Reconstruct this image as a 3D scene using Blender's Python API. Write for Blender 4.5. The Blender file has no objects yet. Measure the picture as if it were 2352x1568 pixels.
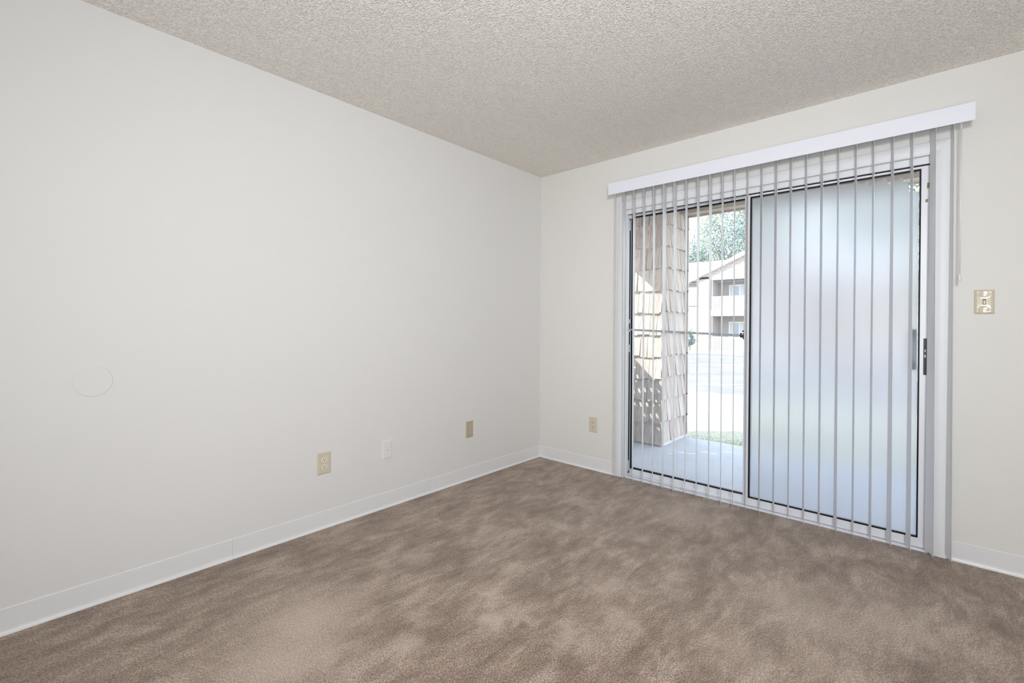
import bpy, bmesh, math, random
from mathutils import Vector, Matrix
D = bpy.data; S = bpy.context.scene
COL = S.collection
PI = math.pi
R = math.radians

# ------------------------------------------------------------ camera
F_PX, CY = 1061.086, 748.9
YAW, PITCH, ROLL = -0.733265763, -0.00447756442, 0.00643838635
CAM = Vector((2.52706, -3.17466, 1.15730))
cd = D.cameras.new('camera'); cam = D.objects.new('camera', cd); COL.objects.link(cam)
f0 = Vector((math.sin(YAW), math.cos(YAW), 0)); r0 = Vector((math.cos(YAW), -math.sin(YAW), 0)); u0 = Vector((0, 0, 1))
fw = f0 * math.cos(PITCH) + u0 * math.sin(PITCH); up = u0 * math.cos(PITCH) - f0 * math.sin(PITCH)
rt = r0 * math.cos(ROLL) + up * math.sin(ROLL); up2 = up * math.cos(ROLL) - r0 * math.sin(ROLL)
M = Matrix((rt, up2, -fw)).transposed().to_4x4(); M.translation = CAM
cam.matrix_world = M
cd.sensor_fit = 'HORIZONTAL'; cd.sensor_width = 36.0; cd.lens = F_PX / 2352 * 36
cd.shift_y = -(784 - CY) / 2352.0
cd.clip_start = 0.02; cd.clip_end = 300
S.camera = cam

# ------------------------------------------------------------ light and exposure
S.view_settings.view_transform = 'Standard'; S.view_settings.look = 'None'
S.view_settings.exposure = 0.07; S.view_settings.gamma = 1.0; S.view_settings.use_curve_mapping = False
S.cycles.max_bounces = 14; S.cycles.diffuse_bounces = 7; S.cycles.glossy_bounces = 4
S.cycles.transmission_bounces = 8; S.cycles.transparent_max_bounces = 16
S.cycles.sample_clamp_indirect = 6.0; S.cycles.caustics_reflective = False
S.cycles.use_denoising = True

w = D.worlds.new('world'); S.world = w; w.use_nodes = True
nt = w.node_tree; nt.nodes.clear()
wo = nt.nodes.new('ShaderNodeOutputWorld'); bg = nt.nodes.new('ShaderNodeBackground')
tc = nt.nodes.new('ShaderNodeTexCoord'); sp = nt.nodes.new('ShaderNodeSeparateXYZ'); cr = nt.nodes.new('ShaderNodeValToRGB')
nt.links.new(tc.outputs['Generated'], sp.inputs[0]); nt.links.new(sp.outputs['Z'], cr.inputs[0])
cr.color_ramp.elements[0].position = 0.0; cr.color_ramp.elements[0].color = (0.93, 0.96, 1.0, 1)
cr.color_ramp.elements[1].position = 0.7; cr.color_ramp.elements[1].color = (0.60, 0.75, 1.0, 1)
nt.links.new(cr.outputs[0], bg.inputs[0]); bg.inputs[1].default_value = 5.0
nt.links.new(bg.outputs[0], wo.inputs[0])

sl = D.lights.new('sun', 'SUN'); sun = D.objects.new('sun', sl); COL.objects.link(sun)
sd = Vector((1.0, 1.0, -0.85)).normalized()                  # direction the sunlight travels
sun.rotation_euler = sd.to_track_quat('-Z', 'Y').to_euler(); sun.location = (-6, -6, 8)
sl.energy = 8.0; sl.color = (1.0, 0.95, 0.86); sl.angle = R(0.6)

def area(name, loc, target, size, energy, color=(1, 1, 1), sy=None):
    l = D.lights.new(name, 'AREA'); o = D.objects.new(name, l); COL.objects.link(o)
    l.shape = 'RECTANGLE'; l.size = size; l.size_y = sy or size; l.energy = energy; l.color = color
    o.location = loc; d = Vector(target) - Vector(loc)
    o.rotation_euler = d.to_track_quat('-Z', 'Y').to_euler(); return o
fl = area('flash_umbrella', (2.86, -3.3, 1.95), (0.7, -0.2, 1.2), 0.35, 25, (0.95, 0.97, 1.0))
fl.data.spread = R(125)
area('bounce_up', (2.7, -3.9, 0.9), (1.2, -0.6, 2.44), 0.8, 36, (0.93, 0.965, 1.0))
area('soft_fill', (2.3, -4.35, 1.45), (1.5, 0, 0.7), 1.8, 9, (0.92, 0.96, 1.0), 1.9)

# ------------------------------------------------------------ node material helpers
def mat(name, color=(.8, .8, .8), rough=.6, metal=0.0, spec=.5):
    m = D.materials.new(name); m.use_nodes = True
    b = m.node_tree.nodes['Principled BSDF']
    b.inputs['Base Color'].default_value = (*color, 1); b.inputs['Roughness'].default_value = rough
    b.inputs['Metallic'].default_value = metal; b.inputs['Specular IOR Level'].default_value = spec
    return m
def N(m, t, **kw):
    n = m.node_tree.nodes.new(t)
    for k, v in kw.items():
        if hasattr(n, k): setattr(n, k, v)
        else: n.inputs[k].default_value = v
    return n
def L(m, a, b): m.node_tree.links.new(a, b)
def bsdf(m): return m.node_tree.nodes['Principled BSDF']
def ocoord(m, scale=(1, 1, 1), rot=(0, 0, 0)):
    t = N(m, 'ShaderNodeTexCoord'); mp = N(m, 'ShaderNodeMapping')
    mp.inputs['Scale'].default_value = scale; mp.inputs['Rotation'].default_value = rot
    L(m, t.outputs['Object'], mp.inputs[0]); return mp.outputs[0]
def noise(m, vec, scale, detail=2, rough=.5, dist=0.0):
    n = N(m, 'ShaderNodeTexNoise'); n.inputs['Scale'].default_value = scale; n.inputs['Detail'].default_value = detail
    n.inputs['Roughness'].default_value = rough; n.inputs['Distortion'].default_value = dist
    L(m, vec, n.inputs['Vector']); return n.outputs[0]
def ramp(m, fac, stops):
    r = N(m, 'ShaderNodeValToRGB'); e = r.color_ramp.elements
    while len(e) < len(stops): e.new(.5)
    for i, (p, c) in enumerate(stops):
        e[i].position = p; e[i].color = (*c, 1) if len(c) == 3 else c
    L(m, fac, r.inputs[0]); return r.outputs[0]
def mix(m, a, b, fac, mode='MIX'):
    n = N(m, 'ShaderNodeMix', data_type='RGBA', blend_type=mode)
    for i, v in ((0, fac), (6, a), (7, b)):
        if hasattr(v, 'links'): L(m, v, n.inputs[i])
        else: n.inputs[i].default_value = v if i == 0 else (*v, 1)
    return n.outputs[2]
def math_(m, op, a, b=0.0):
    n = N(m, 'ShaderNodeMath', operation=op)
    for i, v in ((0, a), (1, b)):
        if hasattr(v, 'links'): L(m, v, n.inputs[i])
        else: n.inputs[i].default_value = v
    return n.outputs[0]
def bump(m, h, strength=.3, dist=.002):
    b = N(m, 'ShaderNodeBump'); b.inputs['Strength'].default_value = strength; b.inputs['Distance'].default_value = dist
    L(m, h, b.inputs['Height']); L(m, b.outputs[0], bsdf(m).inputs['Normal'])

# walls: faint roller texture
def wall_mat(name, c):
    m = mat(name, c, .55, spec=.25)
    v = ocoord(m); h = noise(m, v, 160, 3, .6); bump(m, h, .06, .0006)
    c2 = ramp(m, noise(m, v, 1.3, 3), [(.3, tuple(x * .985 for x in c)), (.7, c)])
    L(m, c2, bsdf(m).inputs['Base Color']); return m
MW = wall_mat('wall_paint', (.715, .71, .70))
MWB = wall_mat('wall_paint_back', (.72, .71, .68))
MEX = mat('exterior_paint', (.20, .165, .14), .9)

# ceiling: popcorn
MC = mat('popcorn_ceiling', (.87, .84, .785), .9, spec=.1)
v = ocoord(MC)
nw_ = N(MC, 'ShaderNodeTexNoise'); nw_.inputs['Scale'].default_value = 130; nw_.inputs['Detail'].default_value = 1; L(MC, v, nw_.inputs['Vector'])
vm_ = N(MC, 'ShaderNodeVectorMath', operation='MULTIPLY_ADD'); vm_.inputs[1].default_value = (.009, .009, .009); L(MC, nw_.outputs['Color'], vm_.inputs[0]); L(MC, v, vm_.inputs[2]); wv = vm_.outputs[0]
def dome(scale, k, off):
    vo = N(MC, 'ShaderNodeTexVoronoi', feature='F1'); vo.inputs['Scale'].default_value = scale
    mp = N(MC, 'ShaderNodeMapping'); mp.inputs['Location'].default_value = (off, off * .7, 0); L(MC, wv, mp.inputs[0]); L(MC, mp.outputs[0], vo.inputs['Vector'])
    d = math_(MC, 'MINIMUM', math_(MC, 'MULTIPLY', vo.outputs['Distance'], k), 1.0)
    return math_(MC, 'SUBTRACT', 1.0, math_(MC, 'MULTIPLY', d, d))
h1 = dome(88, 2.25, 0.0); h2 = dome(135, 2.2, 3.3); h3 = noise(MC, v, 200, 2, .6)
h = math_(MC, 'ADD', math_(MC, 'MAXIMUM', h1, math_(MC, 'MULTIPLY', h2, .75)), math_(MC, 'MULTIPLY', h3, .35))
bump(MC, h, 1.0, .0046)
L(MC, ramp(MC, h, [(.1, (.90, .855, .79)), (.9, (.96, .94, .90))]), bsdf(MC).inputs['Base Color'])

# carpet
MF = mat('carpet', (.3, .23, .18), .95, spec=.15)
bsdf(MF).inputs['Sheen Weight'].default_value = .32; bsdf(MF).inputs['Sheen Roughness'].default_value = .4
v = ocoord(MF)
vs = ocoord(MF, (1.0, .55, 1), (0, 0, R(-20)))
patch = noise(MF, vs, 6.5, 9, .72, .5)
patch2 = noise(MF, ocoord(MF, (1.7, .55, 1), (0, 0, R(14))), 11.0, 8, .70, .4)
pp = math_(MF, 'ADD', math_(MF, 'MULTIPLY', patch, .6), math_(MF, 'MULTIPLY', patch2, .4))
base = ramp(MF, pp, [(.40, (.19, .135, .095)), (.50, (.29, .216, .162)), (.60, (.42, .332, .264))])
# flattened lighter spots (foot marks) at their own places on the carpet
spots = [(.529, -1.393, .06, .6), (1.151, -1.764, .045, .9), (1.276, -1.879, .07, .95), (1.331, -1.813, .04, .7), (1.477, -1.398, .08, .7), (1.557, -1.743, .08, .75),
         (1.636, -1.547, .06, .6), (1.094, -1.52, .06, .5), (1.149, -2.203, .08, .6), (.99, -1.028, .06, .6), (.86, -.62, .07, .6), (1.388, -.848, .06, .6),
         (1.692, -1.076, .05, .6), (.666, -1.77, .06, .5), (1.047, -2.089, .05, .5), (.749, -2.384, .22, .95), (.87, -2.54, .22, .9), (.95, -2.42, .15, .8), (2.164, -.972, .22, .5),
         (2.433, -.837, .16, .5), (2.043, -1.422, .14, .5), (1.401, -.382, .18, .55), (1.19, -1.829, .03, .9), (2.284, -1.311, .10, .5)]
acc = None
sx = N(MF, 'ShaderNodeSeparateXYZ'); L(MF, v, sx.inputs[0])
wob = math_(MF, 'MULTIPLY', math_(MF, 'SUBTRACT', noise(MF, v, 8, 6, .7), .5), .34)
wob2 = math_(MF, 'MULTIPLY', math_(MF, 'SUBTRACT', noise(MF, ocoord(MF, (1, 1, 1), (.3, .2, 1.1)), 9, 6, .7), .5), .30)
for (x, y, r_, a_) in spots:
    dx = math_(MF, 'ADD', math_(MF, 'SUBTRACT', sx.outputs[0], x), wob); dy = math_(MF, 'ADD', math_(MF, 'SUBTRACT', sx.outputs[1], y), wob2)
    d2 = math_(MF, 'ADD', math_(MF, 'MULTIPLY', dx, dx), math_(MF, 'MULTIPLY', dy, dy))
    g = math_(MF, 'MULTIPLY', math_(MF, 'POWER', 2.718, math_(MF, 'MULTIPLY', d2, -1 / (r_ * r_))), a_)
    acc = g if acc is None else math_(MF, 'MAXIMUM', acc, g)
base = mix(MF, base, (.50, .405, .33), acc)
pm = N(MF, 'ShaderNodeMapping'); pm.vector_type = 'TEXTURE'; pm.inputs['Rotation'].default_value = (0, 0, R(40)); pm.inputs['Scale'].default_value = (1, 1.6, 1)   # lean of the pile
L(MF, v, pm.inputs[0])
fib = noise(MF, pm.outputs[0], 430, 2, .7)
fib2 = noise(MF, pm.outputs[0], 190, 2, .6)
ff = math_(MF, 'ADD', math_(MF, 'MULTIPLY', fib, .58), math_(MF, 'MULTIPLY', fib2, .42))
fc = ramp(MF, ff, [(.37, (.26, .24, .22)), (.5, (.95, .95, .95)), (.61, (1.80, 1.77, 1.75))])  # speckle puts the shading between fibres into the colour
fc = mix(MF, fc, (1.02, 1.02, 1.02), math_(MF, 'MULTIPLY', acc, .55))
col = mix(MF, base, fc, 1.0, 'MULTIPLY')
tint = ramp(MF, noise(MF, v, 22, 2), [(.4, (.99, 1.0, 1.0)), (.62, (1.03, .992, .985))])
L(MF, mix(MF, col, tint, 1.0, 'MULTIPLY'), bsdf(MF).inputs['Base Color'])
bump(MF, ff, .9, .006)

MB = mat('vinyl_baseboard', (.735, .74, .75), .35)
MT = mat('trim_gloss_paint', (.76, .765, .775), .45)
MFR = mat('white_aluminium', (.76, .77, .80), .32, spec=.5)
MGK = mat('black_gasket', (.006, .006, .009), .5, spec=.2)
MVAL = mat('valance_vinyl', (.77, .785, .86), .4)
MSL = mat('slat_vinyl', (.75, .755, .77), .35)
b = bsdf(MSL); v = ocoord(MSL, (400, 400, 2)); bump(MSL, noise(MSL, v, 1.0, 2), .05, .0005)
MIV = mat('ivory_plastic', (.60, .54, .42), .28)
MIV2 = mat('light_ivory_plastic', (.72, .69, .60), .25)
MTAN = mat('tan_plastic', (.46, .40, .29), .35)
MWP = mat('white_plastic', (.73, .725, .72), .3)
MSLOT = mat('slot_dark', (.02, .017, .012), .5)
MCREAM = mat('glossy_cream_metal', (.62, .56, .43), .12, spec=.8)
MBAR = mat('grey_bar_metal', (.46, .50, .53), .4, .3)
MBLK = mat('black_plastic', (.008, .008, .010), .45)
MKEEP = mat('grey_latch', (.50, .55, .60), .4)
MCHIP = mat('brown_chip', (.30, .24, .13), .8)
MSLAB = mat('concrete', (.42, .43, .43), .9)
v = ocoord(MSLAB); L(MSLAB, ramp(MSLAB, noise(MSLAB, v, 6, 6, .7), [(.3, (.41, .415, .425)), (.7, (.48, .485, .49))]), bsdf(MSLAB).inputs['Base Color'])
bump(MSLAB, noise(MSLAB, v, 90, 3), .2, .002)

# wood shakes with their own grain
def shake_mat(name, a, b_):
    m = mat(name, a, .85, spec=.2)
    v = ocoord(m, (62, 62, 1.3)); n1 = noise(m, v, 1.0, 5, .72, .4)
    c = ramp(m, n1, [(.30, tuple(q * .85 for q in a)), (.42, tuple((q + w_) / 2 for q, w_ in zip(a, b_))), (.68, b_)])
    at = N(m, 'ShaderNodeAttribute', attribute_name='tone')
    L(m, mix(m, c, at.outputs['Color'], .8, 'MULTIPLY'), bsdf(m).inputs['Base Color']); bump(m, n1, .5, .004)
    return m
MSH = shake_mat('weathered_shake', (.32, .265, .235), (.66, .60, .55))
MWD = mat('stained_beam', (.30, .23, .19), .8)
v = ocoord(MWD, (2, 30, 30)); L(MWD, ramp(MWD, noise(MWD, v, 1.0, 4), [(.3, (.34, .27, .235)), (.7, (.54, .46, .40))]), bsdf(MWD).inputs['Base Color'])
MLAT = mat('painted_lattice', (.62, .60, .56), .7)

# glass: thin clear pane
def glass_mat():
    m = D.materials.new('clear_glass'); m.use_nodes = True; n = m.node_tree; n.nodes.clear()
    o = n.nodes.new('ShaderNodeOutputMaterial'); t = n.nodes.new('ShaderNodeBsdfTransparent'); g = n.nodes.new('ShaderNodeBsdfGlossy')
    x = n.nodes.new('ShaderNodeMixShader'); fr = n.nodes.new('ShaderNodeFresnel'); fr.inputs[0].default_value = 1.45
    t.inputs[0].default_value = (.95, .965, .965, 1); g.inputs['Roughness'].default_value = .01
    n.links.new(fr.outputs[0], x.inputs[0]); n.links.new(t.outputs[0], x.inputs[1]); n.links.new(g.outputs[0], x.inputs[2])
    y = n.nodes.new('ShaderNodeMixShader'); z = n.nodes.new('ShaderNodeBsdfTranslucent'); y.inputs[0].default_value = .05   # pale light veil mixed in to wash out the view
    n.links.new(x.outputs[0], y.inputs[1]); n.links.new(z.outputs[0], y.inputs[2]); n.links.new(y.outputs[0], o.inputs[0]); return m
MGL = glass_mat()
def film_mat():
    m = D.materials.new('frosted_film'); m.use_nodes = True; n = m.node_tree; n.nodes.clear()
    o = n.nodes.new('ShaderNodeOutputMaterial'); t = n.nodes.new('ShaderNodeBsdfTranslucent'); r_ = n.nodes.new('ShaderNodeBsdfRefraction')
    d_ = n.nodes.new('ShaderNodeBsdfDiffuse')
    x = n.nodes.new('ShaderNodeMixShader'); y = n.nodes.new('ShaderNodeMixShader')
    t.inputs[0].default_value = (.865, .87, .895, 1); r_.inputs[0].default_value = (.865, .87, .895, 1)
    r_.inputs['Roughness'].default_value = .42; r_.inputs['IOR'].default_value = 1.22
    d_.inputs[0].default_value = (.8, .82, .85, 1)
    x.inputs[0].default_value = .76; y.inputs[0].default_value = .08
    n.links.new(t.outputs[0], x.inputs[1]); n.links.new(r_.outputs[0], x.inputs[2])
    n.links.new(x.outputs[0], y.inputs[1]); n.links.new(d_.outputs[0], y.inputs[2]); n.links.new(y.outputs[0], o.inputs[0]); return m
MFILM = film_mat()

# ------------------------------------------------------------ mesh helpers
def tag(o, label=None, cat=None, group=None, kind=None):
    if label: o['label'] = label
    if cat: o['category'] = cat
    if group: o['group'] = group
    if kind: o['kind'] = kind
    return o
def obj(name, bm, m, parent=None, smooth=False, bev=0.0, seg=2):
    if bev:
        bmesh.ops.remove_doubles(bm, verts=bm.verts, dist=1e-6)
        bmesh.ops.bevel(bm, geom=[e for e in bm.edges if len(e.link_faces) == 2 and e.calc_face_angle(0) > .5], offset=bev, segments=seg, affect='EDGES', clamp_overlap=True)
    me = D.meshes.new(name); bm.normal_update(); bm.to_mesh(me); bm.free()
    for mm in (m if isinstance(m, (list, tuple)) else [m]): me.materials.append(mm)
    if smooth:
        for p in me.polygons: p.use_smooth = True
    o = D.objects.new(name, me); COL.objects.link(o)
    if parent: o.parent = parent
    return o
def empty(name, loc=(0, 0, 0)):
    o = D.objects.new(name, None); COL.objects.link(o); o.location = loc; o.empty_display_size = .1; return o
def box(bm, x0, x1, y0, y1, z0, z1, mi=0):
    vs = [bm.verts.new((x, y, z)) for z in (z0, z1) for y in (y0, y1) for x in (x0, x1)]
    for f in ((0, 2, 3, 1), (4, 5, 7, 6), (0, 1, 5, 4), (2, 6, 7, 3), (0, 4, 6, 2), (1, 3, 7, 5)):
        fa = bm.faces.new([vs[i] for i in f]); fa.material_index = mi
    return vs
def hexa(bm, p, mi=0):          # eight explicit corners, bottom ring then top ring
    vs = [bm.verts.new(q) for q in p]
    for f in ((3, 2, 1, 0), (4, 5, 6, 7), (0, 1, 5, 4), (1, 2, 6, 5), (2, 3, 7, 6), (3, 0, 4, 7)):
        fa = bm.faces.new([vs[i] for i in f]); fa.material_index = mi
    return vs
def B(): return bmesh.new()
def prism(bm, pts, axis, a, b_):     # polygon pts (2D) extruded along axis
    def P(p, t):
        return (t, p[0], p[1]) if axis == 'x' else ((p[0], t, p[1]) if axis == 'y' else (p[0], p[1], t))
    A = [bm.verts.new(P(p, a)) for p in pts]; C = [bm.verts.new(P(p, b_)) for p in pts]
    bm.faces.new(A); bm.faces.new(C[::-1]); n = len(pts)
    for i in range(n): bm.faces.new((A[i], C[i], C[(i + 1) % n], A[(i + 1) % n]))
    bmesh.ops.recalc_face_normals(bm, faces=bm.faces)
def lathe(bm, prof, c=(0, 0, 0), axis='z', seg=24):
    rings = []
    for (r_, t) in prof:
        ring = []
        for i in range(seg):
            a = 2 * PI * i / seg; u, w_ = r_ * math.cos(a), r_ * math.sin(a)
            q = (u, w_, t) if axis == 'z' else ((t, u, w_) if axis == 'x' else (u, t, w_))
            ring.append(bm.verts.new((c[0] + q[0], c[1] + q[1], c[2] + q[2])))
        rings.append(ring)
    for a, b_ in zip(rings, rings[1:]):
        for i in range(seg): bm.faces.new((a[i], a[(i + 1) % seg], b_[(i + 1) % seg], b_[i]))
    bm.faces.new(rings[0]); bm.faces.new(rings[-1][::-1]); bmesh.ops.recalc_face_normals(bm, faces=bm.faces)

# ------------------------------------------------------------ room shell
H = 2.44; RX = 3.75; RY = -4.55; WT = .15
OX0, OX1, OZ = .818, 2.548, 2.034       # door opening
bm = B(); box(bm, 0, RX, RY, .02, -.15, 0)
tag(obj('floor', bm, MF), 'brown plush carpet with vacuum and foot marks', 'floor', kind='structure')
bm = B(); box(bm, -WT, RX + WT, RY - WT, .14, H, H + .25)
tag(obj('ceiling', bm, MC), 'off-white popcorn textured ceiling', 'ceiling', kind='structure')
bm = B(); box(bm, -WT, 0, RY - WT, .14, -.15, H)
tag(obj('wall_left', bm, MW), 'long plain white wall on the left', 'wall', kind='structure')
bm = B()
box(bm, 0, OX0, 0, .125, -.15, H); box(bm, OX1, RX, 0, .125, -.15, H); box(bm, OX0, OX1, 0, .125, OZ, H)
box(bm, OX0, OX1, .02, .125, -.15, -.012)
tag(obj('wall_back', bm, MWB), 'white wall around the sliding glass door', 'wall', kind='structure')
bm = B(); box(bm, 0, OX0 - .002, .1255, .1395, -.15, H); box(bm, OX1 + .002, RX, .1255, .1395, -.15, H); box(bm, OX0 - .002, OX1 + .002, .1255, .1395, OZ, H)
tag(obj('wall_exterior', bm, MEX), 'dark wood siding on the outside of the door wall', 'wall', kind='structure')
bm = B(); box(bm, RX, RX + WT, RY - WT, .14, -.15, H)
tag(obj('wall_right', bm, MW), 'white wall at the right of the room', 'wall', kind='structure')
bm = B(); box(bm, -WT, RX + WT, RY - WT, RY, -.15, H)
tag(obj('wall_front', bm, MW), 'white wall behind the camera', 'wall', kind='structure')

# cove baseboards: profile (distance from wall, height)
BH = .0965
prof = [(0, 0), (.013, 0), (.0125, .0025), (.0075, .006), (.0045, .012), (.0035, .020), (.0035, BH - .002), (.0022, BH), (0, BH)]
bm = B()
for a, b_ in ((RY, -2.4095), (-2.4085, -1.2015), (-1.2005, 0.0)): prism(bm, prof, 'y', a, b_)
tag(obj('baseboard_left', bm, MB), 'white vinyl cove base along the left wall', 'baseboard', kind='structure')
bm = B(); pb = [(-d, z) for d, z in prof]
prism(bm, pb, 'x', 0.0035, .7505); prism(bm, pb, 'x', 2.616, RX)
tag(obj('baseboard_back', bm, MB), 'white vinyl cove base beside the sliding door', 'baseboard', kind='structure')
bm = B(); prism(bm, [(RX - d, z) for d, z in prof], 'y', RY, 0)
tag(obj('baseboard_right', bm, MB), 'white vinyl cove base along the right wall', 'baseboard', kind='structure')

# door casing: rounded profile boards with mitred head
def casing(pa, pb_, inner_a, inner_b, m):
    # pa/pb_: outer line ends, inner_*: inner line ends, in the wall plane (x,z); rounded cross-section out of the wall
    bm = B(); prof = [(0, 0.0), (0, .0085)] + [(k_ / 18, .0075 + .0095 * math.sin(PI * (k_ / 18 * .86 + .10)) ** .8) for k_ in range(1, 18)] + [(1, .0085), (1, 0)]
    ring = []
    for o_, i_ in ((pa, inner_a), (pb_, inner_b)):
        ring.append([bm.verts.new((o_[0] + (i_[0] - o_[0]) * t, -d, o_[1] + (i_[1] - o_[1]) * t)) for t, d in prof])
    n = len(prof)
    for k in range(n): bm.faces.new((ring[0][k], ring[1][k], ring[1][(k + 1) % n], ring[0][(k + 1) % n]))
    bm.faces.new(ring[0]); bm.faces.new(ring[1][::-1]); bmesh.ops.recalc_face_normals(bm, faces=bm.faces); return bm
tr = tag(empty('trim_1', (1.68, 0, 0)), 'white painted casing around the sliding door', 'trim', kind='structure')
def put(o, root):      # parent keeping world place
    o.parent = root; o.matrix_parent_inverse = Matrix.Translation(root.location).inverted(); return o
OL0, OL1 = (.747, .002), (.7635, 2.094); IL0, IL1 = (.808, .002), (.828, 2.026)
OR0, OR1 = (2.606, .002), (2.609, 2.098); IR0, IR1 = (2.553, .002), (2.538, 2.032)
put(obj('side_casing', casing(OL0, OL1, IL0, IL1, MT), MT), tr)
put(obj('side_casing', casing(OR0, OR1, IR0, IR1, MT), MT), tr)
put(obj('head_casing', casing(OL1, OR1, IL1, IR1, MT), MT), tr)
bm = B(); hexa(bm, [(2.5535, -.011, .01), (2.5585, -.013, .01), (2.5585, -.013, .012), (2.5535, -.011, .012)] + [(0, 0, 0)] * 0 + [(2.5535, -.012, 2.0), (2.5585, -.019, 2.0), (2.5585, -.013, 2.0), (2.5535, -.011, 2.0)]) if False else box(bm, 2.5505, 2.5555, -.0185, -.010, .01, 2.01)
put(obj('stop_strip', bm, MT), tr)

# ------------------------------------------------------------ sliding door
dr = tag(empty('door_1', (1.68, .06, 0)), 'white framed sliding glass door to the patio', 'door', kind='structure')
bm = B()
box(bm, OX0, OX1, .016, .031, 1.996, OZ); box(bm, OX0, OX1, .031, .125, 2.019, OZ)   # head
box(bm, OX0, .8235, .016, .125, -.01, 1.996); box(bm, .8235, .8265, .016, .05, -.01, 1.996)
box(bm, 2.5335, OX1, .016, .125, -.01, 1.996)
put(obj('door_frame', bm, MFR, bev=.0012), dr)
bm = B(); box(bm, .8235, 2.5335, .004, .125, -.012, .006); box(bm, .8235, 2.5335, .008, .014, .006, .011); box(bm, .8235, 2.5335, .068, .073, .006, .012)
put(obj('threshold_track', bm, MFR), dr)
bm = B(); box(bm, .8236, .8256, .0505, .072, .02, 1.99); box(bm, .8236, 2.5334, .0315, .120, 2.0165, 2.0188); box(bm, .8236, 2.5334, .084, .112, 2.0052, 2.0165); box(bm, 1.66, 2.5334, .040, .060, 1.9908, 2.0165)  # black strips put in for the shade in the gaps around the panels
put(obj('gap_shade', bm, MGK), dr)
def ring_frame(x0, x1, z0, z1, y0, y1, sl_, sr, st, sb):
    bm = B()
    box(bm, x0, x0 + sl_, y0, y1, z0, z1); box(bm, x1 - sr, x1, y0, y1, z0, z1)
    box(bm, x0 + sl_, x1 - sr, y0 + .0006, y1 - .0006, z1 - st, z1); box(bm, x0 + sl_, x1 - sr, y0 + .0006, y1 - .0006, z0, z0 + sb)
    return bm
def gasket(x0, x1, z0, z1, y0, y1, t):
    bm = B()
    box(bm, x0, x0 + t, y0, y1, z0, z1); box(bm, x1 - t, x1, y0, y1, z0, z1)
    box(bm, x0 + t, x1 - t, y0, y1, z1 - t, z1); box(bm, x0 + t, x1 - t, y0, y1, z0, z0 + t); return bm
# inner sliding panel
sp_ = put(obj('sliding_panel', ring_frame(1.6465, 2.531, .010, 1.9905, .032, .062, .0305, .036, .0115, .046), MFR, bev=.001), dr)
bm = B(); box(bm, 1.652, 1.6585, .0300, .0325, .03, 1.98)                   # raised bead on meeting stile
o = obj('stile_bead', bm, MFR, sp_)
o = obj('gasket', gasket(1.677, 2.495, .056, 1.979, .036, .058, .0075), MGK, sp_)
bm = B(); box(bm, 1.6835, 2.4885, .0465, .0490, .062, 1.973); o = obj('glass_pane', bm, MGL, sp_)
# frosted film with torn top edge
x0, x1 = 1.6985, 2.4865
zt = 1.966
tear = [(1.6855, zt), (2.16, zt), (2.205, 1.962), (2.235, 1.957), (2.255, 1.950), (2.262, 1.957), (2.276, 1.960), (2.279, 1.934), (2.284, 1.936),
        (2.30, 1.944), (2.316, 1.952), (2.335, 1.956), (2.338, 1.962), (2.352, 1.961), (2.358, 1.944), (2.361, 1.926), (2.366, 1.924),
        (2.374, 1.934), (2.388, 1.943), (2.402, 1.944), (2.408, 1.950), (2.420, 1.953), (2.424, 1.934), (2.426, 1.926), (2.438, 1.929), (2.443, 1.925), (2.445, 1.90), (2.446, 1.875), (2.458, 1.866), (2.472, 1.868), (2.4865, 1.866)]
bm = B(); rows_ = []
for y_ in (.0461, .0457):
    rows_.append(([bm.verts.new((x, y_, .064)) for x, z in tear], [bm.verts.new((x, y_, z)) for x, z in tear]))
n_ = len(tear)
for k in range(n_ - 1):
    for (lo, hi) in rows_: bm.faces.new((lo[k], lo[k + 1], hi[k + 1], hi[k]))
    bm.faces.new((rows_[0][1][k], rows_[0][1][k + 1], rows_[1][1][k + 1], rows_[1][1][k])); bm.faces.new((rows_[0][0][k], rows_[0][0][k + 1], rows_[1][0][k + 1], rows_[1][0][k]))
for k in (0, n_ - 1): bm.faces.new((rows_[0][0][k], rows_[0][1][k], rows_[1][1][k], rows_[1][0][k]))
bmesh.ops.recalc_face_normals(bm, faces=bm.faces)
o = obj('frosted_film', bm, MFILM, sp_); tag(o, 'frosted window film torn along its top edge')
# flush lock
bm = B(); box(bm, 2.5095, 2.5225, .0295, .033, .908, 1.097)
lk = obj('flush_lock', bm, MBLK, sp_, bev=.0012); tag(lk, 'black recessed lock pull')
bm = B(); box(bm, 2.513, 2.5195, .0270, .0300, .998, 1.013); box(bm, 2.514, 2.519, .0265, .030, 1.026, 1.040)
obj('latch_lever', bm, MKEEP, lk, bev=.001)
bm = B(); box(bm, 2.455, 2.482, .060, .095, 1.10, 1.145); box(bm, 2.455, 2.482, .060, .095, .93, .975); box(bm, 2.455, 2.482, .085, .105, .93, 1.145)
obj('outside_handle', bm, MBAR, sp_, bev=.003)
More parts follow.
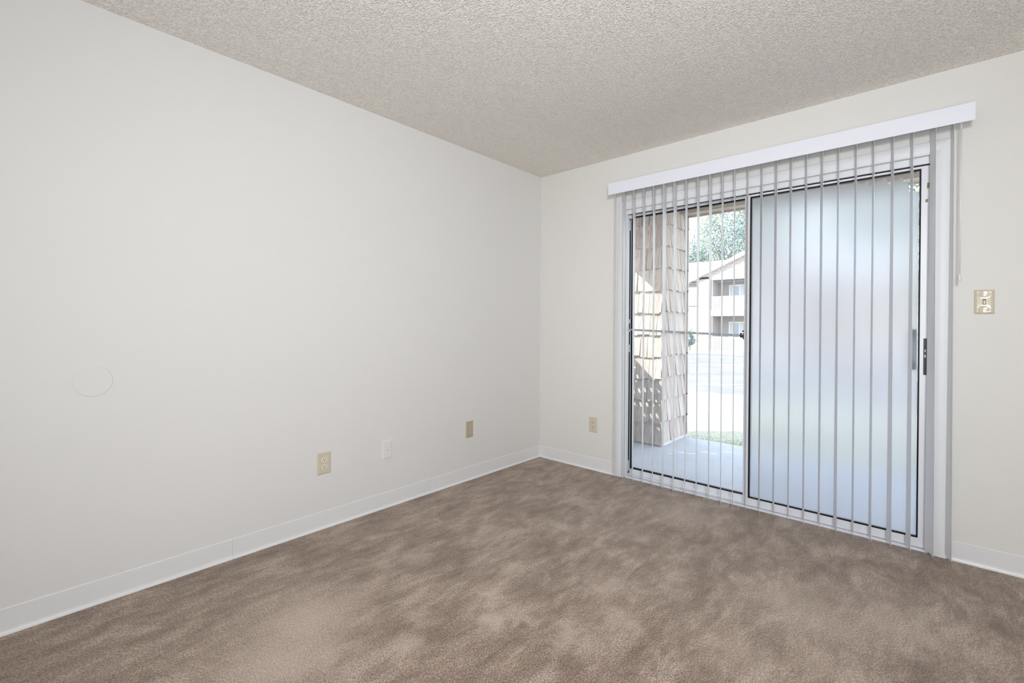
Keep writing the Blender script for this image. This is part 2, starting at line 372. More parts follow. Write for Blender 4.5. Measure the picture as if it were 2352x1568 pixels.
# outer fixed panel
fp = put(obj('fixed_panel', ring_frame(.8105, 1.68, .0125, 2.005, .078, .108, .0165, .03, .019, .0395), MFR, bev=.001), dr)
obj('gasket', gasket(.827, 1.65, .0515, 1.986, .082, .104, .0095), MGK, fp)
bm = B(); box(bm, .8355, 1.6415, .0915, .0940, .06, 1.977); obj('glass_pane', bm, MGL, fp)
for (za, zb) in ((1.879, 1.956), (1.17, 1.20), (1.103, 1.127), (.949, 1.006), (.042, .119)):
    bm = B(); box(bm, .8225, .8300, .044, .076, za, zb); put(obj('jamb_bumper', bm, MKEEP, bev=.001), dr)
bm = B(); box(bm, .826, .845, .045, .062, 1.968, 1.992); put(obj('corner_stop', bm, MWP, bev=.0015), dr)
for (xa, xb, za, zb) in ((2.5165, 2.528, 1.872, 1.901), (2.511, 2.5225, 1.801, 1.817)):
    bm = B(); prism(bm, [(xa, za), (xb - .003, za - .001), (xb, (za + zb) / 2), (xb - .001, zb), (xa + .001, zb - .001)], 'y', .0312, .0318)
    o = obj('paint_chip', bm, MCHIP, sp_)

# security bar lying across the fixed pane
sb = tag(empty('security_bar', (1.25, .060, 1.11)), 'grey metal security bar across the left door pane', 'security bar')
def tube(bm, a, b_, r_, seg=14):
    a, b_ = Vector(a), Vector(b_); d = (b_ - a).normalized(); q = d.to_track_quat('Z', 'Y')
    A = []; C = []
    for i in range(seg):
        o_ = q @ Vector((r_ * math.cos(2 * PI * i / seg), r_ * math.sin(2 * PI * i / seg), 0)); A.append(bm.verts.new(a + o_)); C.append(bm.verts.new(b_ + o_))
    for i in range(seg): bm.faces.new((A[i], A[(i + 1) % seg], C[(i + 1) % seg], C[i]))
    bm.faces.new(A[::-1]); bm.faces.new(C)
bm = B(); tube(bm, (.828, .058, 1.121), (1.628, .058, 1.093), .0072); put(obj('bar', bm, MBAR, smooth=False), sb)
bm = B(); box(bm, 1.618, 1.628, .050, .066, 1.079, 1.108); box(bm, 1.631, 1.646, .052, .064, 1.117, 1.126)
prism(bm, [(1.631, 1.104), (1.6462, 1.112), (1.6462, 1.030), (1.6425, 1.045), (1.641, 1.062), (1.632, 1.078), (1.629, 1.090)], 'y', .052, .064)
tube(bm, (1.626, .058, 1.093), (1.634, .058, 1.093), .005)
o = put(obj('bracket', bm, MBLK), sb); tag(o, 'black pivot bracket')
bm = B(); tube(bm, (1.629, .0505, 1.1), (1.636, .0505, 1.1), .0035); put(obj('pivot_pin', bm, MWP), sb)

# ------------------------------------------------------------ vertical blind
vb = tag(empty('vertical_blind', (1.7, -.1, 2.17)), 'white vertical blind with open slats over the sliding door', 'blind')
bm = B(); VX0, VX1, VZ0, VZ1 = .738, 2.684, 2.1275, 2.2125
box(bm, VX0, VX1, -.122, -.1185, VZ0, VZ1); box(bm, VX0, VX0 + .003, -.1185, -.108, VZ0 + .02, VZ1); box(bm, VX1 - .003, VX1, -.1185, -.108, VZ0 + .02, VZ1)
box(bm, VX0 + .003, VX1 - .003, -.1185, -.001, VZ1 - .003, VZ1)
put(obj('valance', bm, MVAL, bev=.0008), vb)
bm = B(); box(bm, VX0 + .02, VX1 - .02, -.095, -.055, 2.155, 2.190)
put(obj('headrail', bm, MFR, bev=.002), vb)
SL = [(.851, 18, 20), (.930, 17.1, 20.8), (1.008, 17.3, 19.9), (1.083, 16.5, 21.2), (1.159, 9.4, 15.3), (1.235, 10.5, 15.5), (1.313, 14, 18.1),
      (1.391, 12, 16), (1.4703, 9.5, 13), (1.545, 12, 15), (1.617, 13, 15), (1.691, 21.9, 20.8), (1.7695, 20.5, 18.6), (1.8475, 20.8, 18.3), (1.925, 17.6, 16),
      (2.001, 16.4, 15.4), (2.077, 15.7, 14.6), (2.153, 12.5, 15.7), (2.231, 11.2, 11.1), (2.3059, 9.3, 11.3), (2.3843, 11.2, 14.6),
      (2.4605, 9.5, 12.7), (2.540, 15.7, 20.4), (2.6104, 7.1, 11.2)]
SL[0] = (.776, 29, 29)
SL.insert(1, (.852, 19, 22))
W_ = .089
def slat_mesh(th_a, th_b, x_drift=0.0):
    bm = B(); nz, nu = 10, 8; zt_, zb_ = 2.154, .030; grid = []
    for side in (0, 1):
        rows = []
        for j in range(nz + 1):
            z = zb_ + (zt_ - zb_) * j / nz; th = th_b + (th_a - th_b) * (z - .5) / 1.08; th = R(th)
            row = []
            for i in range(nu + 1):
                u = (i / nu - .5) * W_; sag = .0035 * (1 - (2 * i / nu - 1) ** 2) - .0017 + side * .0009
                # local frame: u toward the room, s across
                x = u * math.sin(th) + sag * math.cos(th); y = -u * math.cos(th) + sag * math.sin(th)
                row.append(bm.verts.new((x, y, z)))
            rows.append(row)
        grid.append(rows)
    for side in (0, 1):
        for j in range(nz):
            for i in range(nu):
                q = (grid[side][j][i], grid[side][j][i + 1], grid[side][j + 1][i + 1], grid[side][j + 1][i]); bm.faces.new(q if side else q[::-1])
    for j in range(nz):
        for i in (0, nu): bm.faces.new((grid[0][j][i], grid[1][j][i], grid[1][j + 1][i], grid[0][j + 1][i]))
    for i in range(nu):
        for j in (0, nz): bm.faces.new((grid[0][j][i], grid[1][j][i], grid[1][j][i + 1], grid[0][j][i + 1]))
    bmesh.ops.recalc_face_normals(bm, faces=bm.faces); return bm
for k, (x, ta, tb) in enumerate(SL):
    o = obj('slat', slat_mesh(ta, tb), MSL); o.location = (x, -.075, 0)
    for p in o.data.polygons: p.use_smooth = False
    put(o, vb)
    bm = B(); box(bm, x - .004, x + .004, -.078, -.072, 2.1545, 2.1595); st = put(obj('slat_clip', bm, MWP), vb)
bm = B()
lathe(bm, [(.0028, 1.412), (.0030, 2.10)], (0, 0, 0), seg=10)
o = obj('wand', bm, MSL, smooth=True); o.location = (2.6375, -.098, 0); put(o, vb)
bm = B(); lathe(bm, [(.0048, 1.3785), (.0056, 1.382), (.0058, 1.398), (.0036, 1.409), (.0030, 1.414)], seg=12)
g_ = obj('wand_grip', bm, MWP, o, smooth=True)
bm = B(); box(bm, 2.6350, 2.6400, -.101, -.095, 2.100, 2.160); put(obj('wand_hook', bm, MKEEP), vb)

# ------------------------------------------------------------ wall plates
def plate_mesh(w_, h_, d, inset=.006):       # bevelled plate lying in local XZ, front at -y
    bm = B()
    pts0 = [(-w_ / 2, -h_ / 2), (w_ / 2, -h_ / 2), (w_ / 2, h_ / 2), (-w_ / 2, h_ / 2)]
    lv = []
    for (s, y) in ((0, 0), (0, -d * .35), (inset * .45, -d * .8), (inset, -d)):
        lv.append([bm.verts.new((x - math.copysign(s, x), y, z - math.copysign(s, z))) for x, z in pts0])
    for a, b_ in zip(lv, lv[1:]):
        for i in range(4): bm.faces.new((a[i], a[(i + 1) % 4], b_[(i + 1) % 4], b_[i]))
    bm.faces.new(lv[-1]); bm.faces.new(lv[0][::-1]); bmesh.ops.recalc_face_normals(bm, faces=bm.faces); return bm
def outlet(name, loc, rz, w_, h_, plate_m, face_m, label):
    t = tag(empty(name, loc), label, 'outlet'); t.rotation_euler = (0, 0, rz)
    obj('cover_plate', plate_mesh(w_, h_, .006), plate_m, t)
    for s in (1, -1):
        cz = s * .0195
        bm = B(); pts = []
        for i in range(28):
            a = 2 * PI * i / 28; pts.append((max(-.0172, min(.0172, .0185 * math.cos(a))) , cz + max(-.0142, min(.0142, .0172 * math.sin(a)))))
        prism(bm, pts, 'y', -.0085, -.0055); fc_ = obj('receptacle', bm, face_m, t)
        for (sx_, sw, sh, dz) in ((-.0062, .0024, .0085, .0035), (.0062, .0024, .0070, .0035)):
            bm = B(); box(bm, sx_ - sw / 2, sx_ + sw / 2, -.0089, -.0080, cz + dz - sh / 2, cz + dz + sh / 2); obj('slot', bm, MSLOT, fc_)
        bm = B(); lathe(bm, [(.0027, -.0089), (.0027, -.0080)], (0, 0, cz - .0065), 'y', 12); obj('ground_hole', bm, MSLOT, fc_)
    bm = B(); lathe(bm, [(.0030, -.0072), (.0030, -.0055)], (0, 0, 0), 'y', 12); obj('screw', bm, plate_m, t)
    return t
outlet('wall_outlet', (.0005, -1.948, .368), R(90), .078, .123, MIV, MIV2, 'ivory duplex outlet with pale round sockets on the left wall')
outlet('wall_outlet', (.546, -.0005, .360), 0, .073, .1195, MIV, MIV, 'ivory duplex outlet on the wall between the corner and the door')
t = tag(empty('phone_plate', (.0005, -1.5395, .3635)), 'white phone plate with a small centre jack on the left wall', 'wall plate'); t.rotation_euler = (0, 0, R(90))
obj('cover_plate', plate_mesh(.067, .114, .0055, .004), MWP, t)
bm = B(); box(bm, -.0062, .0062, -.0068, -.005, -.0065, .0065); j_ = obj('jack', bm, MWP, t)
bm = B(); box(bm, -.0030, .0012, -.0072, -.0062, -.0045, .0035); obj('jack_opening', bm, mat('jack_grey', (.25, .25, .25), .5), j_)
for s in (.041, -.041):
    bm = B(); lathe(bm, [(.0030, -.0066), (.0030, -.0050)], (0, 0, s), 'y', 12); obj('screw', bm, MWP, t)
t = tag(empty('blank_plate', (.0005, -.8365, .376)), 'tan blank cover plate on the left wall near the corner', 'wall plate'); t.rotation_euler = (0, 0, R(90))
obj('cover_plate', plate_mesh(.070, .121, .007, .004), MTAN, t)
bm = B(); box(bm, -.022, .022, -.0082, -.0065, -.050, .050); obj('insert', bm, MTAN, t, bev=.001)
for s in (.054, -.054):
    bm = B(); lathe(bm, [(.0025, -.0082), (.0025, -.0065)], (0, 0, s), 'y', 12); obj('screw', bm, MTAN, t)
# switch plate: domed glossy cream metal
t = tag(empty('light_switch', (2.7265, -.0005, 1.279)), 'glossy cream light switch plate right of the sliding door', 'light switch')
bm = B(); ww, hh = .0695, .1155; nx, nz = 16, 24; g = []
for j in range(nz + 1):
    row = []
    for i in range(nx + 1):
        u = i / nx * 2 - 1; v_ = j / nz * 2 - 1
        e = min((1 - abs(u)) * ww / 2, (1 - abs(v_)) * hh / 2)
        d = .0012 + min(e / .009, 1) ** .7 * .0048
        for cz in (.62, -.62):       # pressed dimples above and below the toggle
            rr = math.hypot(u / .62, (v_ - cz) / .30); d -= .0022 * max(0, 1 - rr * rr)
        row.append(bm.verts.new((u * ww / 2, -d, v_ * hh / 2)))
    g.append(row)
for j in range(nz):
    for i in range(nx): bm.faces.new((g[j][i], g[j][i + 1], g[j + 1][i + 1], g[j + 1][i]))
edge = [g[0][i] for i in range(nx + 1)] + [g[j][nx] for j in range(1, nz + 1)] + [g[nz][i] for i in range(nx - 1, -1, -1)] + [g[j][0] for j in range(nz - 1, 0, -1)]
back = [bm.verts.new((q.co.x, 0, q.co.z)) for q in edge]
for i in range(len(edge)): bm.faces.new((edge[i], edge[(i + 1) % len(edge)], back[(i + 1) % len(edge)], back[i]))
bm.faces.new(back); bmesh.ops.recalc_face_normals(bm, faces=bm.faces)
obj('cover_plate', bm, MCREAM, t, smooth=True)
bm = B(); box(bm, -.0055, .0055, -.0064, -.0050, -.0130, .0130); obj('toggle_slot', bm, MSLOT, t)
bm = B(); hexa(bm, [(-.0042, -.005, -.010), (.0042, -.005, -.010), (.0042, -.005, .010), (-.0042, -.005, .010), (-.0034, -.015, -.0105), (.0034, -.015, -.0105), (.0034, -.013, -.002), (-.0034, -.013, -.002)])
bmesh.ops.recalc_face_normals(bm, faces=bm.faces); obj('toggle', bm, MIV2, t)
for s in (.030, -.030):
    bm = B(); lathe(bm, [(.0030, -.0062), (.0026, -.0042)], (0, 0, s), 'y', 14); obj('screw', bm, MIV2, t)
# round blank cover
bm = B(); lathe(bm, [(.0612, .0003), (.0614, .0022), (.0606, .0030), (.001, .0031)], (0, 0, 0), 'x', 72)
o = obj('round_cover_plate', bm, MW, smooth=False); o.location = (0.0, -2.9185, .9135)
tag(o, 'round blank cover painted like the left wall', 'cover plate')
# paint-matched shadow gap seam is left to the real edge

# ------------------------------------------------------------ outside
rnd = random.Random(4)
ZS = -.08
bm = B(); box(bm, -.17, 5.2, .14, 1.93, -.30, ZS)
tag(obj('patio_slab', bm, MSLAB), 'shaded concrete patio slab outside the door', 'patio', kind='structure')
# shingled pier
MTONE = [(.84, .80, .78), (1, .96, .93), (.92, .88, .85), (.74, .70, .69), (.98, .90, .84), (.88, .86, .86)]
def shakes(bm, lay, o_, du, dn, length, z0, z1, course, off, wmin=.028, wmax=.078, tk=1.0):
    """rows of tapered shakes on a wall: o_ start, du along, dn outward normal"""
    du, dn = Vector(du), Vector(dn); z = z0; k = 0
    while z < z1 - .01:
        top = min(z + course, z1); u = 0.0
        while u < length - 1e-4:
            wd = min(rnd.uniform(wmin, wmax), length - u)
            if length - u - wd < .025: wd = length - u
            zb_ = z - rnd.uniform(0, .018) if k else z
            t0, t1 = rnd.uniform(.026, .038) * tk, .006; g_ = .0012
            tone = rnd.choice(MTONE)
            P = []
            for (zz, th) in ((zb_, t0), (top + .004, t1)):
                for (uu, nn) in ((u + g_, 0), (u + wd - g_, 0), (u + wd - g_, th * rnd.uniform(.9, 1.1)), (u + g_, th * rnd.uniform(.9, 1.1))):
                    q = Vector(o_) + du * uu + dn * nn; P.append((q.x, q.y, zz))
            n0 = len(bm.faces); hexa(bm, P); bm.faces.ensure_lookup_table()
            for f in bm.faces[n0:]:
                for lp in f.loops: lp[lay] = (*tone, 1)
            u += wd
        z = top; k += 1
def core(bm, lay, *a):
    n0 = len(bm.faces); box(bm, *a); bm.faces.ensure_lookup_table()
    for f in bm.faces[n0:]:
        for lp in f.loops: lp[lay] = (.5, .48, .46, 1)
pr = tag(empty('patio_pier', (.2, 1.65, ZS)), 'wood-shingled pier at the left front corner of the patio', 'pillar')
bm = B(); lay = bm.loops.layers.float_color.new('tone')
PX0, PX1, PY0, PY1 = -.17, .500, 1.365, 1.93
core(bm, lay, PX0, PX1, PY0, PY1, ZS, 2.42)
shakes(bm, lay, (PX0, PY0, 0), (1, 0, 0), (0, -1, 0), PX1 - PX0 + .014, ZS + .01, 2.42, .2265, 0, tk=1.3)
put(obj('rear_shingles', bm, MSH), pr)
bm = B(); lay = bm.loops.layers.float_color.new('tone')
shakes(bm, lay, (PX1, PY0 - .028, 0), (0, 1, 0), (1, 0, 0), PY1 - PY0 + .05, ZS + .03, 2.40, .2265, 0, tk=1.0)
put(obj('side_shingles', bm, MSH), pr)
bm = B(); lay = bm.loops.layers.float_color.new('tone')
shakes(bm, lay, (PX0, PY1, 0), (1, 0, 0), (0, 1, 0), PX1 - PX0 + .05, ZS + .03, 2.40, .2265, 0)
put(obj('front_shingles', bm, MSH), pr)
bm = B(); box(bm, PX1, PX1 + .022, PY0 - .02, PY1 + .02, ZS, ZS + .03); box(bm, PX1 + .005, PX1 + .030, PY1 + .002, PY1 + .03, ZS, 2.38)
put(obj('corner_board', bm, MLAT), pr)
# patio roof and beams
bm = B(); box(bm, -.17, 5.2, .14, 2.08, 2.46, 2.66)
tag(obj('patio_roof', bm, MWD), 'brown wooden ceiling over the patio', 'roof', kind='structure')
bm = B(); box(bm, -.17, 5.2, 1.80, 1.93, 2.365, 2.46); box(bm, -.17, 5.2, 1.93, 1.97, 2.348, 2.62)
tag(obj('patio_beam', bm, MWD), 'brown wooden beam along the front edge of the patio', 'beam')
bm = B()
for k in range(11): box(bm, .35 + k * .42, .39 + k * .42, .145, 1.799, 2.40, 2.459)
tag(obj('patio_joists', bm, MWD), 'brown joists under the patio roof', 'beam', kind='structure')
bm = B(); box(bm, -.17, -.12, .1405, 1.312, 2.04, 2.459)
tag(obj('side_header', bm, MWD), 'brown header over the open side of the patio', 'beam')
# side screen: boards below, lattice above
sc = tag(empty('side_screen', (-.145, .75, ZS)), 'lattice topped screen closing the left side of the patio', 'screen')
bm = B()
for k in range(9): box(bm, -.155, -.137, .145 + k * .128, .268 + k * .128, ZS, .56)
box(bm, -.136, -.128, .145, .30, .61, 1.03); box(bm, -.136, -.128, .43, .70, .61, 1.03)  # two unseen panels added to keep sun spots off the slab
put(obj('boards', bm, MLAT), sc)
bm = B(); box(bm, -.165, -.125, .1405, 1.298, .56, .60); box(bm, -.165, -.125, .1405, 1.298, 1.04, 1.08)
put(obj('rail', bm, MLAT), sc)
bm = B()
def lath(bm, a, b_, w2, x0, x1):   # in plane x, from (y,z) a to b
    a, b_ = Vector(a), Vector(b_); d = (b_ - a).normalized(); n = Vector((-d.y, d.x)) * w2
    q = [a + n, b_ + n, b_ - n, a - n]; prism(bm, [(p.x, p.y) for p in q], 'x', x0, x1)
y = -.31
while y < 1.36:
    for s, xa in ((1, -.147), (-1, -.139)):
        ya, yb = (y, y + .44) if s == 1 else (y + .44, y)
        za, zb = .60, 1.04
        p0, p1 = Vector((ya, za)), Vector((yb, zb))
        def clip(p0, p1):
            lo, hi = .16, 1.290; d = p1 - p0; t0, t1 = 0, 1
            for lim, sg in ((lo, 1), (hi, -1)):
                f0_, f1_ = sg * (p0.x - lim), sg * (p1.x - lim)
                if f0_ < 0 and f1_ < 0: return None
                if f0_ < 0: t0 = max(t0, f0_ / (f0_ - f1_))
                if f1_ < 0: t1 = min(t1, f0_ / (f0_ - f1_))
            return (p0 + d * t0, p0 + d * t1) if t1 - t0 > .05 else None
        c_ = clip(p0, p1)
        if c_: lath(bm, c_[0], c_[1], .029, xa, xa + .008)
    y += .135
put(obj('lattice', bm, MLAT), sc)

# ground beyond: gentle fall to the opposite building
def gz(y): return -.13 if y < 2.2 else (-.13 - .06 * (y - 2.2) / 4.2 if y < 6.4 else -.19 - .36 * (y - 6.4) / 22)
MG = mat('dry_lawn', (.42, .44, .20), .95, spec=.1)
v = ocoord(MG); L(MG, ramp(MG, noise(MG, v, 22, 5, .7), [(.34, (.20, .20, .12)), (.5, (.35, .33, .24)), (.68, (.46, .42, .33))]), bsdf(MG).inputs['Base Color'])
MA = mat('asphalt', (.30, .30, .32), .9, spec=.2); v = ocoord(MA); L(MA, ramp(MA, noise(MA, v, 1.2, 5, .6), [(.35, (.175, .16, .15)), (.65, (.235, .215, .20))]), bsdf(MA).inputs['Base Color'])
MLINE = mat('road_paint', (.85, .85, .85), .7)
def strip(name, ys, x0, x1, m, lift=0.0):
    bm = B()
    for a, b_ in zip(ys, ys[1:]):
        hexa(bm, [(x0, a, gz(a) - .4), (x1, a, gz(a) - .4), (x1, b_, gz(b_) - .4), (x0, b_, gz(b_) - .4), (x0, a, gz(a) + lift), (x1, a, gz(a) + lift), (x1, b_, gz(b_) + lift), (x0, b_, gz(b_) + lift)])
    return obj(name, bm, m)
tag(strip('lawn', [1.9305, 2.2, 4.3, 6.4], -18, 14, MG), 'sunlit lawn between the patio and the parking lot', 'lawn', kind='structure')
tag(strip('parking_lot', [6.4005, 10, 16, 22, 24.6], -30, 20, MA), 'grey asphalt parking lot', 'road', kind='structure')
tag(strip('far_verge', [24.6005, 26.5, 60], -50, 30, MG, .06), 'pale grass verge before the opposite building', 'lawn', kind='structure')
bm = B(); box(bm, -30, 20, 24.45, 24.60, gz(24.5) - .2, gz(24.5) + .11)
tag(obj('kerb', bm, MSLAB), 'pale kerb at the far side of the parking lot', 'kerb', kind='structure')
def pline(a, b_, w2, label):
    a, b_ = Vector(a), Vector(b_); d = (b_ - a).normalized(); n = Vector((-d.y, d.x)) * w2
    bm = B(); q = [a + n, b_ + n, b_ - n, a - n]
    hexa(bm, [(p.x, p.y, gz(p.y) + .001) for p in q] + [(p.x, p.y, gz(p.y) + .006) for p in q]); bmesh.ops.recalc_face_normals(bm, faces=bm.faces)
    tag(obj('parking_line', bm, MLINE), label, 'road marking')
pline((-2.2, 6.45), (.9, 10.6), .055, 'white parking line nearest the lawn')
pline((-5.6, 13.2), (-1.2, 16.8), .06, 'white parking line across the middle of the lot')
pline((-8.2, 20.0), (-3.0, 21.2), .06, 'faint white parking line near the far kerb')
# grass tufts along the slab edge
bm = B()
for k in range(2600):
    x = rnd.uniform(.4, 3.6); y = 1.935 + abs(rnd.gauss(0, .16)); hgt = rnd.uniform(.02, .05) * (1.2 if x > .95 else .7); a = rnd.uniform(0, PI); w2 = .0025
    dx, dy = math.cos(a) * w2, math.sin(a) * w2; lx, ly = rnd.gauss(0, .018), rnd.gauss(0, .012)
    z = gz(y) - .003
    p = [bm.verts.new(q) for q in ((x - dx, y - dy, z), (x + dx, y + dy, z), (x + lx * .4 + dx * .7, y + ly * .4 + dy * .7, z + hgt * .6), (x + lx * .4 - dx * .7, y + ly * .4 - dy * .7, z + hgt * .6), (x + lx, y + ly, z + hgt))]
    bm.faces.new(p[:4]); bm.faces.new((p[3], p[2], p[4]))
tag(obj('grass_blades', bm, mat('grass_blade', (.38, .45, .22), .8)), 'green grass blades along the patio slab edge', 'grass', kind='stuff')

# opposite apartment building (front at y=29)
MSD = mat('pale_siding', (.62, .53, .45), .85)
v = ocoord(MSD, (1, 1, 1)); br = N(MSD, 'ShaderNodeTexBrick')
br.inputs['Scale'].default_value = 1.0; br.inputs['Brick Width'].default_value = .24; br.inputs['Row Height'].default_value = .20; br.inputs['Mortar Size'].default_value = .014
br.inputs['Color1'].default_value = (.44, .39, .355, 1); br.inputs['Color2'].default_value = (.38, .335, .30, 1); br.inputs['Mortar'].default_value = (.24, .20, .18, 1)
tcx = N(MSD, 'ShaderNodeTexCoord'); sxx = N(MSD, 'ShaderNodeSeparateXYZ'); cmb = N(MSD, 'ShaderNodeCombineXYZ'); L(MSD, tcx.outputs['Object'], sxx.inputs[0])
ad = math_(MSD, 'ADD', sxx.outputs[0], sxx.outputs[1]); L(MSD, ad, cmb.inputs[0]); L(MSD, sxx.outputs[2], cmb.inputs[1]); L(MSD, cmb.outputs[0], br.inputs['Vector'])
L(MSD, br.outputs[0], bsdf(MSD).inputs['Base Color'])
MRF = mat('pale_roof', (.52, .51, .50), .9); MTR2 = mat('white_paint_exterior', (.78, .77, .74), .7)
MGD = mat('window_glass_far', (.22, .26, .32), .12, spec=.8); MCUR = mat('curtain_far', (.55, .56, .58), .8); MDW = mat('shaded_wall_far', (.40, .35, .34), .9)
ab = tag(empty('apartment_building', (-7, 29, gz(29))), 'two-storey shingled apartment building with lattice balconies across the lot', 'building')
GB = gz(29) - .05
def part(name, m, fn, lbl=None, par=None):
    bm = B(); fn(bm); o = obj(name, bm, m)
    if par: o.parent = par
    else: put(o, ab)
    if lbl: o['label'] = lbl
    return o
def walls(bm):
    box(bm, -22, -9.30, 29.9, 31, GB, 4.15)            # left wing (set back a little)
    box(bm, -9.30, -8.38, 29.0, 31, GB, 4.45)           # pier
    box(bm, -8.38, -3.4, 30.6, 31, GB, 4.30)            # recess back wall
    box(bm, -3.4, -2.5, 29.0, 31, GB, 4.45); box(bm, -2.5, 8, 29.9, 31, GB, 4.15)
part('wall', MSD, walls)
def gable(bm):
    prism(bm, [(-9.30, 4.30), (-2.5, 4.30), (-5.9, 5.86)], 'y', 29.0, 29.4)
part('gable', MSD, gable)
def rake(bm):
    for s in (-1, 1):
        prism(bm, [(-5.9, 5.86), (-5.9, 6.10), (-5.9 + s * 4.1, 4.27), (-5.9 + s * 4.1, 4.05)], 'y', 28.7, 29.02)
part('fascia', MTR2, rake)
def roof(bm):
    prism(bm, [(28.9 + .5, 4.12), (34.0, 6.17), (39, 4.12)], 'x', -24, 10)
    prism(bm, [(-10.1, 4.22), (-5.9, 6.10), (-1.7, 4.22)], 'y', 29.03, 33.5)
part('roof', MRF, roof)
def floors(bm):
    box(bm, -8.38, -3.4, 29.0, 30.6, 1.78, 2.22)
    box(bm, -8.38, -3.4, 29.02, 29.2, 4.28, 4.34)
part('balcony_floor', MSD, floors)
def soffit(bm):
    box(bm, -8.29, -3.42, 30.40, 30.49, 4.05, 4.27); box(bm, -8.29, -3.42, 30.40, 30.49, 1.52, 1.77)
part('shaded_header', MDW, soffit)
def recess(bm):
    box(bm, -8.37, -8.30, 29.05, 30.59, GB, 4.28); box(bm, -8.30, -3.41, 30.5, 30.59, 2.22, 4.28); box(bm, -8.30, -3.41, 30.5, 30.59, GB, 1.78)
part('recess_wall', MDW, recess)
def lattice_panel(x0, x1, z0, z1, y):
    bm = B(); st = .17; hgt = z1 - z0; x = x0 - hgt
    while x < x1:
        for s in (0, 1):
            a, b_ = (x, x + hgt) if s == 0 else (x + hgt, x)
            lo, hi = x0, x1; t0, t1 = 0.0, 1.0; d = b_ - a
            ts = sorted(((lo - a) / d, (hi - a) / d)); t0, t1 = max(0, ts[0]), min(1, ts[1])
            if t1 - t0 > .08:
                p0 = Vector((a + d * t0, z0 + hgt * t0)); p1 = Vector((a + d * t1, z0 + hgt * t1))
                dd = (p1 - p0).normalized(); n = Vector((-dd.y, dd.x)) * .032; q = [p0 + n, p1 + n, p1 - n, p0 - n]
                prism(bm, [(p.x, p.y) for p in q], 'y', y + s * .02, y + s * .02 + .02)
        x += st
    box(bm, x0, x1, y - .01, y + .05, z1, z1 + .09); box(bm, x0, x1, y - .01, y + .05, z0 - .07, z0)
    for xx in (x0, (x0 + x1) / 2 - .9, (x0 + x1) / 2 + .8, x1 - .1): box(bm, xx, xx + .1, y - .02, y + .06, z0, z1)
    return bm
put(obj('balcony_railing', lattice_panel(-8.36, -3.42, 2.30, 3.02, 29.05), MTR2), ab)
put(obj('balcony_railing', lattice_panel(-8.36, -3.42, GB + .12, .32, 29.05), MTR2), ab)
bm = B(); box(bm, -7.72, -3.5, 29.12, 29.15, 2.24, 2.86); put(obj('balcony_screen', bm, MTR2), ab)
for (z0, z1) in ((2.23, 3.94), (GB + .05, 1.42)):
    bm = B()
    box(bm, -7.66, -5.4, 30.40, 30.498, z0, z1)
    f_ = put(obj('patio_door', bm, MTR2), ab)
    for (a, b_) in ((-7.56, -7.02), (-6.92, -6.42), (-6.34, -5.5)):
        bm = B(); box(bm, a, b_, 30.37, 30.399, z0 + .1, z1 - .1); obj('pane', bm, MGD, f_)
        bm = B(); box(bm, a + .02, a + (b_ - a) * .42, 30.36, 30.369, z0 + .12, z1 - .12); obj('curtain', bm, MCUR, f_)
for (xa, xb, z0, z1) in ((-10.9, -9.55, 2.55, 3.85), (-10.9, -9.55, .15, 1.30)):
    bm = B(); box(bm, xa, xb, 29.80, 29.899, z0, z1); f_ = put(obj('window', bm, MTR2), ab)
    bm = B(); box(bm, xa + .08, xb - .08, 29.78, 29.799, z0 + .08, z1 - .08); obj('pane', bm, mat('pale_pane', (.55, .6, .66), .3), f_)

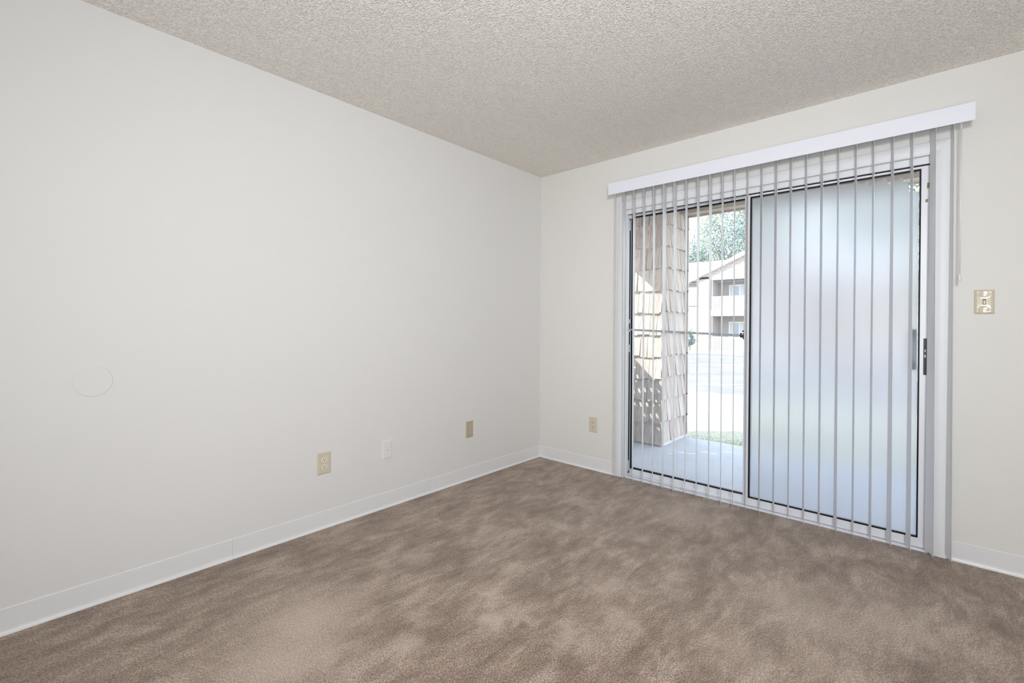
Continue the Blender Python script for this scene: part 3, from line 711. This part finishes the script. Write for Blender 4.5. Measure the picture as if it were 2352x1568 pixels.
# leafy plants
MLF = [mat('leaf_%s' % n_, c, .6, spec=.4) for n_, c in (('light', (.50, .50, .33)), ('mid', (.32, .38, .28)), ('dark', (.13, .20, .23)))]
for m in MLF: bsdf(m).inputs['Specular IOR Level'].default_value = .08
MBK = mat('bark', (.22, .18, .15), .9)
def crown(bm, c, rx, ry, rz, n, ls, lumps=9):
    L_ = [(Vector(c) + Vector((rnd.uniform(-.7, .7) * rx, rnd.uniform(-.6, .6) * ry, rnd.uniform(-.7, .75) * rz)), rnd.uniform(.32, .6), rnd.choice((0, 0, 1, 1, 2))) for _ in range(lumps)]
    for k in range(n):
        cc, s, mi = rnd.choice(L_); d = Vector((rnd.gauss(0, 1), rnd.gauss(0, 1), rnd.gauss(0, 1))).normalized()
        r_ = s * rnd.uniform(.72, 1.05); p = cc + Vector((d.x * rx * r_, d.y * ry * r_, d.z * rz * r_))
        nrm = (d + Vector((rnd.uniform(-.7, .7), rnd.uniform(-.7, .7), rnd.uniform(-.3, .9)))).normalized()
        t1 = nrm.orthogonal().normalized(); t1.rotate(Matrix.Rotation(rnd.uniform(0, 6.3), 3, nrm)); t2 = nrm.cross(t1); l_ = ls * rnd.uniform(.6, 1.3)
        q = [bm.verts.new(p + t1 * l_ ), bm.verts.new(p + t2 * l_ * .45 + nrm * l_ * .12), bm.verts.new(p - t1 * l_), bm.verts.new(p - t2 * l_ * .45 + nrm * l_ * .12)]
        f = bm.faces.new(q); f.material_index = (mi if rnd.random() < .82 else rnd.randrange(3))
        if d.z < -.2 and rnd.random() < .6: f.material_index = 2  # undersides of the lumps get dark leaves as painted shade
def tree(name, loc, hgt, rx, ry, label, cat='tree', n=5200, ls=.26, trunk=.25, lumps=12):
    x, y = loc; z = gz(y) + .04; t = tag(empty(name, (x, y, z)), label, cat, 'trees behind the apartment building' if cat == 'tree' else None)
    bm = B(); cz = z + hgt * (.60 if cat == 'tree' else .5); crown(bm, (x, y, cz), rx, ry, hgt * (.40 if cat == 'tree' else .48), n, ls, lumps)
    put(obj('foliage', bm, MLF), t)
    bm = B(); tube(bm, (x, y, z), (x + .1, y, cz), trunk, 10)
    if cat == 'tree':
        for k in range(6):
            a = rnd.uniform(0, 6.3); tube(bm, (x, y, z + hgt * (.3 + .05 * k)), (x + math.cos(a) * rx * .6, y + math.sin(a) * ry * .6, cz + hgt * rnd.uniform(-.05, .22)), trunk * .3, 6)
    put(obj('trunk', bm, MBK), t)
TREES = [(-16.2, 44, 10.8, 2.7, 'low bushy tree behind the left end of the roof ridge'),
         (-14.4, 52.5, 17, 4.0, 'tall tree standing behind the others over the middle of the roof'), (-8.9, 44, 16.5, 2.9, 'tree with dense crown beside the gable peak'), (-3.8, 52.5, 18, 3.6, 'wide tree behind the building, mostly hidden by the frosted pane'), (1.5, 44, 15, 3.2, 'rightmost tree, added unseen behind the frosted pane to dim it')]  # last tree is unseen, added to dim the frosted film
for (x, y, h_, r_, lb) in TREES: tree('tree', (x, y), h_, r_, 3.2, lb, n=(30000 if -17 < x < -8 else 8000), ls=(.095 if -17 < x < -8 else .17), lumps=44)
tree('bush', (-9.15, 27.3), 1.3, .36, .35, 'small green bush in front of the opposite building', 'bush', n=900, ls=.09, trunk=.04, lumps=7)
tree('young_tree', (3.0, 8.2), 4.6, 1.1, 1.0, 'young leafy tree on the lawn seen through the clear corner of the right pane', 'tree', n=2200, ls=.09, trunk=.06, lumps=9)
